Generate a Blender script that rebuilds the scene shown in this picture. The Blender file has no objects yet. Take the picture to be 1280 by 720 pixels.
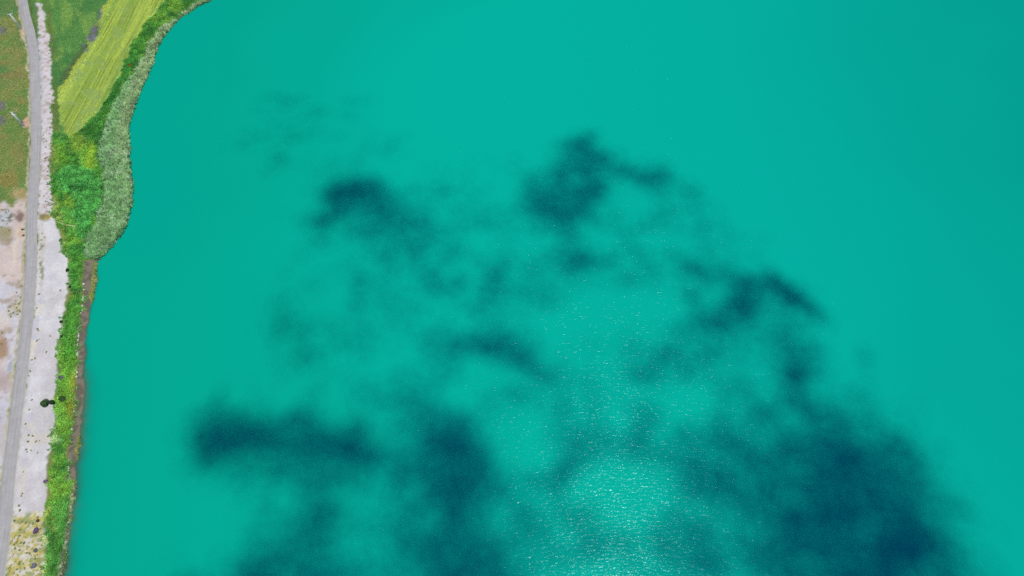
import bpy, math
import numpy as np
from mathutils import Vector

# ------------------------------------------------------------------ camera, sky, sun, exposure
scene = bpy.context.scene
COL = scene.collection
TILT = math.radians(30.0)
CAM_H = 300.0
FPX = 853.33                                    # focal length in photo pixels (24 mm on a 36 mm wide sensor)
cam_data = bpy.data.cameras.new('drone_camera')
cam_data.lens = 24.0
cam_data.sensor_width = 36.0
cam_data.clip_start = 1.0
cam_data.clip_end = 20000.0
cam = bpy.data.objects.new('drone_camera', cam_data)
COL.objects.link(cam)
cam.location = (0, 0, CAM_H)
cam.rotation_euler = (TILT, 0, 0)
scene.camera = cam

SUN_DIR = Vector((0.182, -0.115, 1.22)).normalized()
SUN_EL = math.asin(SUN_DIR.z)
SUN_AZ = math.atan2(SUN_DIR.x, SUN_DIR.y)
world = bpy.data.worlds.new('World')
scene.world = world
world.use_nodes = True
wt = world.node_tree
wt.nodes.clear()
sky = wt.nodes.new('ShaderNodeTexSky')
sky.sky_type = 'NISHITA'
sky.sun_disc = False
sky.sun_elevation = SUN_EL
sky.sun_rotation = SUN_AZ
sky.altitude = 900.0
sky.dust_density = 0.3
sky.ozone_density = 8.0
bg = wt.nodes.new('ShaderNodeBackground')
bg.inputs['Strength'].default_value = 0.085
wo = wt.nodes.new('ShaderNodeOutputWorld')
deep = wt.nodes.new('ShaderNodeVectorMath'); deep.operation = 'MULTIPLY'    # clear mountain air: a deeper blue
deep.inputs[1].default_value = (0.86, 0.97, 1.28)
wt.links.new(sky.outputs[0], deep.inputs[0])
wt.links.new(deep.outputs[0], bg.inputs[0])
wt.links.new(bg.outputs[0], wo.inputs[0])

sun_data = bpy.data.lights.new('sun', 'SUN')
sun_data.energy = 4.2
sun_data.angle = math.radians(0.53)
sun_data.color = (1.0, 0.965, 0.865)
sun = bpy.data.objects.new('sun', sun_data)
COL.objects.link(sun)
sun.location = SUN_DIR * 5000
sun.rotation_euler = SUN_DIR.to_track_quat('Z', 'Y').to_euler()

scene.cycles.use_denoising = False
scene.view_settings.view_transform = 'Standard'
scene.view_settings.look = 'None'
scene.view_settings.exposure = 0.0
scene.view_settings.gamma = 1.0
scene.view_settings.use_curve_mapping = False
K = 1.75                                        # picture value of a sunlit white surface: turns seen colours into albedo

# ------------------------------------------------------------------ helpers
rng = np.random.default_rng(11)
CT, ST = math.cos(TILT), math.sin(TILT)

def G(px, py, z=0.0):
    """ground point whose photo pixel is (px, py), at height z"""
    u = (np.asarray(px, float) - 640) / FPX
    v = (np.asarray(py, float) - 360) / FPX
    k = (CAM_H - z) / (CT + v * ST)
    return u * k, (ST - v * CT) * k

def P(x, y, z=0.0):
    """photo pixel of a world point"""
    zz = np.asarray(z, float) - CAM_H
    d = ST * y - CT * zz
    d = np.where(d < 1, 1, d)
    return 640 + FPX * x / d, 360 - FPX * (CT * y + ST * zz) / d

def lin(rgb):
    c = np.asarray(rgb, float) / 255.0
    return np.where(c <= 0.04045, c / 12.92, ((c + 0.055) / 1.055) ** 2.4)

def alb(*rgb):
    return lin(rgb) / K

def _hash(ix, iy, seed):
    u = np.uint64
    h = (ix.astype(np.int64).view(u) * u(0x9E3779B97F4A7C15)) ^ (iy.astype(np.int64).view(u) * u(0xC2B2AE3D27D4EB4F)) ^ u((seed + 1) * 0x165667B19E3779F9 & 0xFFFFFFFFFFFFFFFF)
    h = (h ^ (h >> u(30))) * u(0xBF58476D1CE4E5B9)
    h = (h ^ (h >> u(27))) * u(0x94D049BB133111EB)
    h = h ^ (h >> u(31))
    return (h & u(0xffff)).astype(float) / 65535.0

def vnoise(x, y, seed=0):
    ix, iy = np.floor(x), np.floor(y)
    fx, fy = x - ix, y - iy
    fx = fx * fx * (3 - 2 * fx); fy = fy * fy * (3 - 2 * fy)
    a = _hash(ix, iy, seed); b = _hash(ix + 1, iy, seed)
    c = _hash(ix, iy + 1, seed); d = _hash(ix + 1, iy + 1, seed)
    return (a * (1 - fx) + b * fx) * (1 - fy) + (c * (1 - fx) + d * fx) * fy

def fbm(x, y, size, octaves=4, seed=0):
    """0..1 noise with features of about SIZE"""
    s, amp, tot = 0, 1.0, 0
    f = 1.0 / size
    for o in range(octaves):
        s = s + amp * vnoise(x * f + 17.3 * o, y * f - 9.1 * o, seed + o)
        tot += amp; amp *= 0.5; f *= 2.03
    return s / tot

def sstep(a, b, x):
    t = np.clip((x - a) / (b - a), 0, 1)
    return t * t * (3 - 2 * t)

def seg_dist(x, y, pts, closed=False):
    pts = np.asarray(pts, float)
    n = len(pts) if closed else len(pts) - 1
    best = np.full(np.shape(x), 1e18)
    for i in range(n):
        ax, ay = pts[i]; bx, by = pts[(i + 1) % len(pts)]
        dx, dy = bx - ax, by - ay
        t = np.clip(((x - ax) * dx + (y - ay) * dy) / (dx * dx + dy * dy + 1e-12), 0, 1)
        best = np.minimum(best, (x - ax - t * dx) ** 2 + (y - ay - t * dy) ** 2)
    return np.sqrt(best)

def inside(x, y, pts):
    pts = np.asarray(pts, float)
    r = np.zeros(np.shape(x), bool)
    j = len(pts) - 1
    for i in range(len(pts)):
        xi, yi = pts[i]; xj, yj = pts[j]
        c = (yi > y) != (yj > y)
        r ^= c & (x < (xj - xi) * (y - yi) / (yj - yi + 1e-12) + xi)
        j = i
    return r

def sdist(x, y, pts):
    d = seg_dist(x, y, pts, True)
    return np.where(inside(x, y, pts), d, -d)

def mesh_np(name, verts, faces, cols=None, attrs=None, smooth=False):
    verts = np.asarray(verts, np.float32); faces = np.asarray(faces, np.int32)
    k = faces.shape[1]
    me = bpy.data.meshes.new(name)
    me.vertices.add(len(verts)); me.vertices.foreach_set('co', verts.ravel())
    me.loops.add(faces.size); me.loops.foreach_set('vertex_index', faces.ravel())
    me.polygons.add(len(faces))
    me.polygons.foreach_set('loop_start', np.arange(0, faces.size, k, dtype=np.int32))
    me.polygons.foreach_set('loop_total', np.full(len(faces), k, np.int32))
    if smooth:
        me.polygons.foreach_set('use_smooth', np.ones(len(faces), bool))
    me.update(calc_edges=True)
    if cols is not None:
        a = me.color_attributes.new('pigment', 'FLOAT_COLOR', 'POINT')
        c = np.ones((len(verts), 4), np.float32); c[:, :3] = cols
        a.data.foreach_set('color', c.ravel())
    for k2, v in (attrs or {}).items():
        a = me.attributes.new(k2, 'FLOAT', 'POINT')
        a.data.foreach_set('value', np.asarray(v, np.float32))
    return me

def link(name, me, mat=None, parent=None, loc=None, rotz=0.0):
    o = bpy.data.objects.new(name, me)
    COL.objects.link(o)
    if mat is not None and me is not None and not me.materials:
        me.materials.append(mat)
    if parent is not None: o.parent = parent
    if loc is not None: o.location = loc
    o.rotation_euler[2] = rotz
    return o

def tag(o, label=None, cat=None, group=None, kind=None):
    if label: o['label'] = label
    if cat: o['category'] = cat
    if group: o['group'] = group
    if kind: o['kind'] = kind
    return o

def new_mat(name):
    m = bpy.data.materials.new(name); m.use_nodes = True
    m.node_tree.nodes.clear()
    nt = m.node_tree
    out = nt.nodes.new('ShaderNodeOutputMaterial')
    return m, nt, out

def N(nt, t, **kw):
    n = nt.nodes.new(t)
    for k, v in kw.items():
        if k in n.inputs: n.inputs[k].default_value = v
        else: setattr(n, k, v)
    return n

# ------------------------------------------------------------------ materials
def mat_plain(name, rgb, rough=0.7, metal=0.0, var=0.25, scale=3.0):
    m, nt, out = new_mat(name)
    tc = N(nt, 'ShaderNodeTexCoord')
    no = N(nt, 'ShaderNodeTexNoise', Scale=scale, Detail=4.0)
    mr = N(nt, 'ShaderNodeMapRange'); mr.inputs['To Min'].default_value = 1 - var; mr.inputs['To Max'].default_value = 1 + var
    mx = N(nt, 'ShaderNodeVectorMath', operation='SCALE'); mx.inputs[0].default_value = rgb
    bs = N(nt, 'ShaderNodeBsdfPrincipled', Roughness=rough, Metallic=metal)
    nt.links.new(tc.outputs['Object'], no.inputs['Vector'])
    nt.links.new(no.outputs['Fac'], mr.inputs['Value'])
    nt.links.new(mr.outputs[0], mx.inputs['Scale'])
    nt.links.new(mx.outputs[0], bs.inputs['Base Color'])
    nt.links.new(bs.outputs[0], out.inputs[0])
    return m

def mat_ground():
    m, nt, out = new_mat('earth_and_turf')
    at = N(nt, 'ShaderNodeAttribute', attribute_name='pigment')
    geo = N(nt, 'ShaderNodeNewGeometry')
    n1 = N(nt, 'ShaderNodeTexNoise', Scale=0.9, Detail=5.0, Roughness=0.65)
    n2 = N(nt, 'ShaderNodeTexNoise', Scale=0.16, Detail=4.0, Roughness=0.6)
    for n in (n1, n2): nt.links.new(geo.outputs['Position'], n.inputs['Vector'])
    m1 = N(nt, 'ShaderNodeMapRange'); m1.inputs['From Min'].default_value = .25; m1.inputs['From Max'].default_value = .75
    m1.inputs['To Min'].default_value = .86; m1.inputs['To Max'].default_value = 1.14
    m2 = N(nt, 'ShaderNodeMapRange'); m2.inputs['From Min'].default_value = .3; m2.inputs['From Max'].default_value = .7
    m2.inputs['To Min'].default_value = .92; m2.inputs['To Max'].default_value = 1.08
    nt.links.new(n1.outputs['Fac'], m1.inputs['Value']); nt.links.new(n2.outputs['Fac'], m2.inputs['Value'])
    mu = N(nt, 'ShaderNodeMath', operation='MULTIPLY')
    nt.links.new(m1.outputs[0], mu.inputs[0]); nt.links.new(m2.outputs[0], mu.inputs[1])
    sc = N(nt, 'ShaderNodeVectorMath', operation='SCALE')
    nt.links.new(at.outputs['Color'], sc.inputs[0]); nt.links.new(mu.outputs[0], sc.inputs['Scale'])
    bp = N(nt, 'ShaderNodeBump', Strength=0.5, Distance=0.12)
    nt.links.new(n1.outputs['Fac'], bp.inputs['Height'])
    bs = N(nt, 'ShaderNodeBsdfPrincipled', Roughness=0.95)
    bs.inputs['Specular IOR Level'].default_value = 0.15
    nt.links.new(sc.outputs[0], bs.inputs['Base Color']); nt.links.new(bp.outputs[0], bs.inputs['Normal'])
    nt.links.new(bs.outputs[0], out.inputs[0])
    return m

def mat_leaf():
    m, nt, out = new_mat('leaf')
    at = N(nt, 'ShaderNodeAttribute', attribute_name='pigment')
    geo = N(nt, 'ShaderNodeNewGeometry')
    no = N(nt, 'ShaderNodeTexNoise', Scale=1.7, Detail=2.0)
    nt.links.new(geo.outputs['Position'], no.inputs['Vector'])
    mr = N(nt, 'ShaderNodeMapRange'); mr.inputs['To Min'].default_value = .8; mr.inputs['To Max'].default_value = 1.2
    nt.links.new(no.outputs['Fac'], mr.inputs['Value'])
    sc = N(nt, 'ShaderNodeVectorMath', operation='SCALE')
    nt.links.new(at.outputs['Color'], sc.inputs[0]); nt.links.new(mr.outputs[0], sc.inputs['Scale'])
    d = N(nt, 'ShaderNodeBsdfDiffuse'); t = N(nt, 'ShaderNodeBsdfTranslucent')
    mx = N(nt, 'ShaderNodeMixShader', Fac=0.25)
    nt.links.new(sc.outputs[0], d.inputs['Color']); nt.links.new(sc.outputs[0], t.inputs['Color'])
    nt.links.new(d.outputs[0], mx.inputs[1]); nt.links.new(t.outputs[0], mx.inputs[2])
    nt.links.new(mx.outputs[0], out.inputs[0])
    return m

def mat_road():
    m, nt, out = new_mat('worn_asphalt')
    ac = N(nt, 'ShaderNodeAttribute', attribute_name='across')
    al = N(nt, 'ShaderNodeAttribute', attribute_name='along')
    geo = N(nt, 'ShaderNodeNewGeometry')
    cv = N(nt, 'ShaderNodeCombineXYZ')
    s1 = N(nt, 'ShaderNodeMath', operation='MULTIPLY'); s1.inputs[1].default_value = 0.02
    nt.links.new(al.outputs['Fac'], s1.inputs[0])
    nt.links.new(ac.outputs['Fac'], cv.inputs[0]); nt.links.new(s1.outputs[0], cv.inputs[1])
    streak = N(nt, 'ShaderNodeTexNoise', Scale=1.6, Detail=3.0, Roughness=0.6)
    nt.links.new(cv.outputs[0], streak.inputs['Vector'])
    patch = N(nt, 'ShaderNodeTexNoise', Scale=0.35, Detail=6.0, Roughness=0.7)
    nt.links.new(geo.outputs['Position'], patch.inputs['Vector'])
    # wheel tracks polished paler, a pale seam on the centre line
    tr = N(nt, 'ShaderNodeMath', operation='MULTIPLY'); tr.inputs[1].default_value = 2 * math.pi / 1.45
    nt.links.new(ac.outputs['Fac'], tr.inputs[0])
    cs = N(nt, 'ShaderNodeMath', operation='COSINE'); nt.links.new(tr.outputs[0], cs.inputs[0])
    a1 = N(nt, 'ShaderNodeMath', operation='MULTIPLY_ADD'); a1.inputs[1].default_value = 0.025; a1.inputs[2].default_value = 0.45
    nt.links.new(cs.outputs[0], a1.inputs[0])
    a2 = N(nt, 'ShaderNodeMath', operation='MULTIPLY_ADD'); a2.inputs[1].default_value = 0.55
    nt.links.new(streak.outputs['Fac'], a2.inputs[0]); nt.links.new(a1.outputs[0], a2.inputs[2])
    a3 = N(nt, 'ShaderNodeMath', operation='MULTIPLY_ADD'); a3.inputs[1].default_value = 0.6
    nt.links.new(patch.outputs['Fac'], a3.inputs[0]); nt.links.new(a2.outputs[0], a3.inputs[2])
    sc = N(nt, 'ShaderNodeVectorMath', operation='SCALE'); sc.inputs[0].default_value = tuple(alb(189, 186, 184))
    nt.links.new(a3.outputs[0], sc.inputs['Scale'])
    # dusty edges
    ab = N(nt, 'ShaderNodeMath', operation='ABSOLUTE'); nt.links.new(ac.outputs['Fac'], ab.inputs[0])
    ed = N(nt, 'ShaderNodeMapRange', interpolation_type='SMOOTHSTEP'); ed.inputs['From Min'].default_value = 2.35; ed.inputs['From Max'].default_value = 2.85
    nt.links.new(ab.outputs[0], ed.inputs['Value'])
    e2 = N(nt, 'ShaderNodeMath', operation='MULTIPLY'); nt.links.new(ed.outputs[0], e2.inputs[0]); nt.links.new(patch.outputs['Fac'], e2.inputs[1])
    mx = N(nt, 'ShaderNodeMix', data_type='RGBA'); mx.inputs['B'].default_value = (*alb(205, 200, 180), 1)
    mx.inputs[7].default_value = (*alb(205, 200, 180), 1)
    nt.links.new(e2.outputs[0], mx.inputs[0]); nt.links.new(sc.outputs[0], mx.inputs[6])
    bs = N(nt, 'ShaderNodeBsdfPrincipled', Roughness=0.9); bs.inputs['Specular IOR Level'].default_value = 0.2
    nt.links.new(mx.outputs[2], bs.inputs['Base Color'])
    nt.links.new(bs.outputs[0], out.inputs[0])
    return m

def mat_water():
    m, nt, out = new_mat('turquoise_lake_water')
    geo = N(nt, 'ShaderNodeNewGeometry')
    murk = N(nt, 'ShaderNodeAttribute', attribute_name='murk')
    off = N(nt, 'ShaderNodeAttribute', attribute_name='offshore')
    # suspended minerals: greener by the shore, bluer in the open lake, in slow drifting swirls
    big = N(nt, 'ShaderNodeTexNoise', Scale=0.006, Detail=3.0, Distortion=0.8)
    nt.links.new(geo.outputs['Position'], big.inputs['Vector'])
    ad = N(nt, 'ShaderNodeMath', operation='MULTIPLY_ADD'); ad.inputs[1].default_value = 0.3; ad.inputs[2].default_value = -0.15
    nt.links.new(big.outputs['Fac'], ad.inputs[0])
    sm = N(nt, 'ShaderNodeMath', operation='ADD', use_clamp=True)
    nt.links.new(ad.outputs[0], sm.inputs[0]); nt.links.new(off.outputs['Fac'], sm.inputs[1])
    rp = N(nt, 'ShaderNodeValToRGB')
    e = rp.color_ramp.elements
    e[0].position = 0.0; e[0].color = (0.001, *alb(0, 183, 158)[1:], 1)
    e[1].position = 1.0; e[1].color = (0.001, *alb(0, 175, 156)[1:], 1)
    for p, c in ((0.06, (0, 185, 155)), (0.35, (0, 197, 171)), (0.65, (0, 193, 170))):
        x = e.new(p); x.color = (0.001, *alb(*c)[1:], 1)
    nt.links.new(sm.outputs[0], rp.inputs[0])
    # wavelets: long crests across the picture, about a metre apart
    mp = N(nt, 'ShaderNodeMapping'); mp.inputs['Scale'].default_value = (0.26, 1.25, 1.0); mp.inputs['Rotation'].default_value = (0, 0, math.radians(6))
    nt.links.new(geo.outputs['Position'], mp.inputs['Vector'])
    w1 = N(nt, 'ShaderNodeTexNoise', Scale=1.0, Detail=2.0, Roughness=0.5, Distortion=0.3)
    nt.links.new(mp.outputs[0], w1.inputs['Vector'])
    bp = N(nt, 'ShaderNodeBump', Distance=0.3)
    gust = N(nt, 'ShaderNodeTexNoise', Scale=0.035, Detail=4.0, Roughness=0.6)          # breeze patches
    nt.links.new(geo.outputs['Position'], gust.inputs['Vector'])
    gm = N(nt, 'ShaderNodeMapRange'); gm.inputs['From Min'].default_value = .3; gm.inputs['From Max'].default_value = .7
    gm.inputs['To Min'].default_value = .7; gm.inputs['To Max'].default_value = 1.0
    nt.links.new(gust.outputs['Fac'], gm.inputs['Value']); nt.links.new(gm.outputs[0], bp.inputs['Strength'])
    nt.links.new(w1.outputs['Fac'], bp.inputs['Height'])
    body = N(nt, 'ShaderNodeBsdfDiffuse'); nt.links.new(rp.outputs[0], body.inputs['Color'])
    clear = N(nt, 'ShaderNodeBsdfTransparent'); clear.inputs[0].default_value = (0.82, 0.94, 0.93, 1)
    mx = N(nt, 'ShaderNodeMixShader')
    nt.links.new(murk.outputs['Fac'], mx.inputs[0]); nt.links.new(clear.outputs[0], mx.inputs[1]); nt.links.new(body.outputs[0], mx.inputs[2])
    gl = N(nt, 'ShaderNodeBsdfGlossy', Roughness=0.1); gl.inputs['Color'].default_value = (0.07, 0.12, 0.135, 1)
    nt.links.new(bp.outputs[0], gl.inputs['Normal'])
    fr = N(nt, 'ShaderNodeFresnel', IOR=1.27)
    mg = N(nt, 'ShaderNodeMixShader')
    nt.links.new(fr.outputs[0], mg.inputs[0]); nt.links.new(mx.outputs[0], mg.inputs[1]); nt.links.new(gl.outputs[0], mg.inputs[2])
    nt.links.new(mg.outputs[0], out.inputs[0])
    return m

M_GROUND, M_LEAF, M_ROAD, M_WATER = mat_ground(), mat_leaf(), mat_road(), mat_water()
M_CLOUD = mat_plain('cloud_droplets', (0.85, 0.85, 0.86), 1.0, 0, 0.03)
M_STEEL = mat_plain('galvanised_steel', (0.74, 0.78, 0.76), 0.6, 0.0, 0.12)
M_PORC = mat_plain('pale_porcelain', (0.62, 0.72, 0.70), 0.25, 0, 0.1)
M_CONC = mat_plain('bare_concrete', (0.42, 0.38, 0.34), 0.9)
M_STONE = mat_plain('white_limestone', (0.56, 0.55, 0.50), 0.9, 0, 0.3, 2.0)
M_DARKROCK = mat_plain('dark_grey_rock', (0.045, 0.05, 0.06), 0.9)
M_REDROCK = mat_plain('rust_brown_rock', (0.13, 0.05, 0.035), 0.9)
M_WOOD = mat_plain('bleached_wood', (0.5, 0.44, 0.27), 0.8)

# ------------------------------------------------------------------ the traced plan (photo pixels)
SHORE = [(430, -190), (340, -85), (290, -22), (264, 0), (250, 7), (238, 14), (222, 25), (210, 37), (202, 47), (197, 61), (191, 78), (184, 95), (177, 112),
         (169, 130), (164, 145), (161, 160), (160, 180), (162, 200), (164, 225), (166, 240), (165, 255), (161, 270), (156, 285), (150, 296),
         (142, 306), (135, 314), (127, 321), (123, 326), (121, 340), (119, 358), (116, 375), (112, 390), (109, 405), (107, 425), (106, 445),
         (105, 465), (104, 490), (101, 518), (100, 545), (97, 565), (95, 585), (94, 603), (91, 622), (87, 650), (83, 680), (80, 705), (78, 725),
         (70, 790), (60, 900), (50, 1050)]
sx, sy = G([p[0] for p in SHORE], [p[1] for p in SHORE])
SHORE_W = list(zip(sx, sy))
LAND_W = SHORE_W + [(-9000, SHORE_W[-1][1] - 300), (-9000, 9000), (SHORE_W[0][0] + 900, 9000)]

def shore_d(x, y):
    """metres inland of the waterline (negative in the lake)"""
    d = seg_dist(x, y, LAND_W, True)
    d = np.where(inside(x, y, LAND_W), d, -d)
    near = np.exp(-(d / 8.0) ** 2)
    return d + near * (2.2 * (fbm(x, y, 7, 3, 3) - .5) + 1.2 * (fbm(x, y, 2.2, 2, 4) - .5))

def land_z(x, y, d=None, rough=True):
    if d is None: d = shore_d(x, y)
    flat = sstep(165, 120, y)                   # the lower half of the shore shelves gently, the reed shore drops off
    slope = 0.85 - 0.74 * flat
    zi = 1.2 * (1 - np.exp(-np.maximum(d, 0) / 7.0))
    zo = -np.minimum(-np.minimum(d, 0) * slope, 4.0)
    z = np.where(d > 0, zi, zo)
    if rough:
        z = z + sstep(0, 3, d) * 0.05 * (fbm(x, y, 4.0, 3, 5) - 1.0)
    far = sstep(2200, 3800, np.hypot(x, y))
    return z + 40 * far * np.clip(fbm(x, y, 900, 3, 8), 0, 1)

ROAD = [(17.5, -40, 11), (28, 0, 12), (32, 20, 12), (37.5, 40, 12.6), (40.8, 60, 12.6), (42.4, 80, 12.6), (43.2, 100, 12.6), (43.8, 120, 12.8), (44.6, 150, 13.3),
        (45, 180, 13.8), (43.7, 210, 14.5), (41.2, 240, 15), (39.5, 270, 15), (39, 300, 15.2), (38.8, 330, 15.4), (36.6, 362, 15.6),
        (33.7, 400, 15.7), (29.4, 440, 16), (24.4, 480, 16), (19.8, 515, 16), (14.5, 560, 16), (10, 600, 16), (6.5, 640, 16), (1.5, 680, 16), (-4.5, 720, 16),
        (-18, 800, 16), (-40, 950, 16)]

F = {  # closed outlines of the ground's patches
 'bare_left': [(-90, 258), (4, 254), (12, 260), (22, 250), (33, 247), (32, 300), (32, 340), (29, 380), (24, 430), (16, 480), (9, 540), (2, 590), (-6, 640), (-15, 720), (-40, 900), (-140, 900)],
 'meadow': [(37, -60), (165, -60), (147, 0), (116, 66), (90, 110), (82, 118), (78, 170), (64, 182), (64, 120), (60, 60), (52, 8), (44, 0)],
 'stony': [(46, 4), (52, 6), (56, 25), (62, 50), (64, 80), (65, 110), (66, 150), (64, 175), (62, 200), (64, 235), (66, 265), (56, 274), (47, 274), (48.5, 240), (51.5, 210), (52.5, 150), (50.5, 100), (49, 60), (49, 35)],
 'apron': [(46, 276), (54, 270), (66, 272), (75, 290), (80, 315), (87, 338), (86, 360), (82, 380), (78, 400), (75, 430), (72, 455), (70, 475), (68, 500), (69, 525), (65, 550), (61, 580), (58, 610), (55, 645), (14, 650), (18, 600), (22.5, 560), (28, 515), (33, 480), (38, 440), (42, 400), (45, 362), (47, 330), (47, 300)],
 'weedy': [(15, 644), (55, 640), (57, 680), (54, 720), (46, 800), (30, 900), (-20, 900), (0, 760), (7, 700)],
 'veg': [(66, 168), (88, 170), (108, 140), (130, 100), (153, 60), (192, 0), (235, -60), (330, -100), (290, -22), (264, 0), (222, 25), (197, 61), (177, 112), (161, 160), (162, 200), (165, 250), (156, 285), (142, 306), (124, 325),
         (107, 326), (105, 345), (104, 372), (100, 400), (97, 425), (95.5, 470), (95, 492), (92, 520), (88.5, 545), (87, 572), (83, 598), (94, 602), (91, 622), (87, 650), (80, 705), (68, 800), (50, 900), (30, 900), (46, 800), (53, 720), (55, 680), (58, 640), (61, 610), (64, 580), (67, 550), (71, 525), (70, 500), (71, 475), (73, 455), (76, 430), (79, 400), (83, 380), (87, 360), (88, 338), (81, 315), (76, 290), (67, 268), (65, 235), (64, 200)],
 'field': [(72, 114), (80, 105), (106, 60), (136, -4), (170, -70), (245, -70), (207, 0), (178, 34), (160, 68), (150, 95), (138, 115), (124, 140), (108, 152), (98, 161), (88, 171), (80, 168), (75, 145)],
 'reeds': [(380, -150), (290, -60), (258, -4), (240, 7), (226, 18), (206, 31), (196, 43), (185, 56), (172, 79), (161, 98), (150, 115), (141, 135), (129, 165), (123, 190), (124, 207), (131, 232), (129, 250), (122, 268), (119, 285), (106, 303), (106, 320), (122, 324), (135, 315), (150, 297), (158, 284), (166, 258), (166, 240), (162, 190), (162, 160), (170, 132), (192, 78), (199, 60), (211, 38), (238, 15), (264, 1), (292, -20), (342, -85), (400, -150)],
 'lush': [(74, 216), (86, 208), (100, 209), (112, 216), (126, 228), (129, 245), (120, 268), (117, 286), (106, 304), (97, 292), (92, 268), (94, 246), (78, 240)],
 'mud': [(105, 324), (126, 322), (123, 345), (119, 385), (114, 410), (112, 450), (112, 500), (106, 560), (100, 590), (92, 602), (83, 599), (87, 572), (88.5, 545), (92, 520), (95, 492), (95.5, 470), (97, 425), (100, 400), (104, 372), (105, 345)],
 'rocky': [(92, 606), (96, 604), (90, 650), (84, 700), (80, 725), (70, 800), (64, 800), (73, 720), (77, 690), (82, 660), (88, 632)],
 'algae': [(117, 328), (122, 328), (120, 352), (117, 372), (114, 380), (112, 372), (115, 352)],
 'algae2': [(97, 545), (101, 546), (100, 575), (96, 580), (95, 562)],
}

def warp(x, y, px, py):
    return (px + 6.0 * (fbm(x, y, 9, 3, 31) - .5) + 5.0 * (fbm(x, y, 2.4, 3, 33) - .5),
            py + 6.0 * (fbm(x, y, 9, 3, 32) - .5) + 5.0 * (fbm(x, y, 2.4, 3, 34) - .5))

ROUGH = {'veg': 20.0, 'stony': 6.0, 'apron': 5.0, 'weedy': 8.0, 'lush': 10.0, 'field': 4.0, 'bare_left': 10.0, 'reeds': 6.0}
def reg_d(k, x, y, wx, wy):
    e = sdist(wx, wy, F[k])
    if k in ROUGH:                                # tongues and gaps along the margins
        e = e + ROUGH[k] * (fbm(x * .45, y, 2.4, 3, 21) - .5)
    return e

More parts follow.
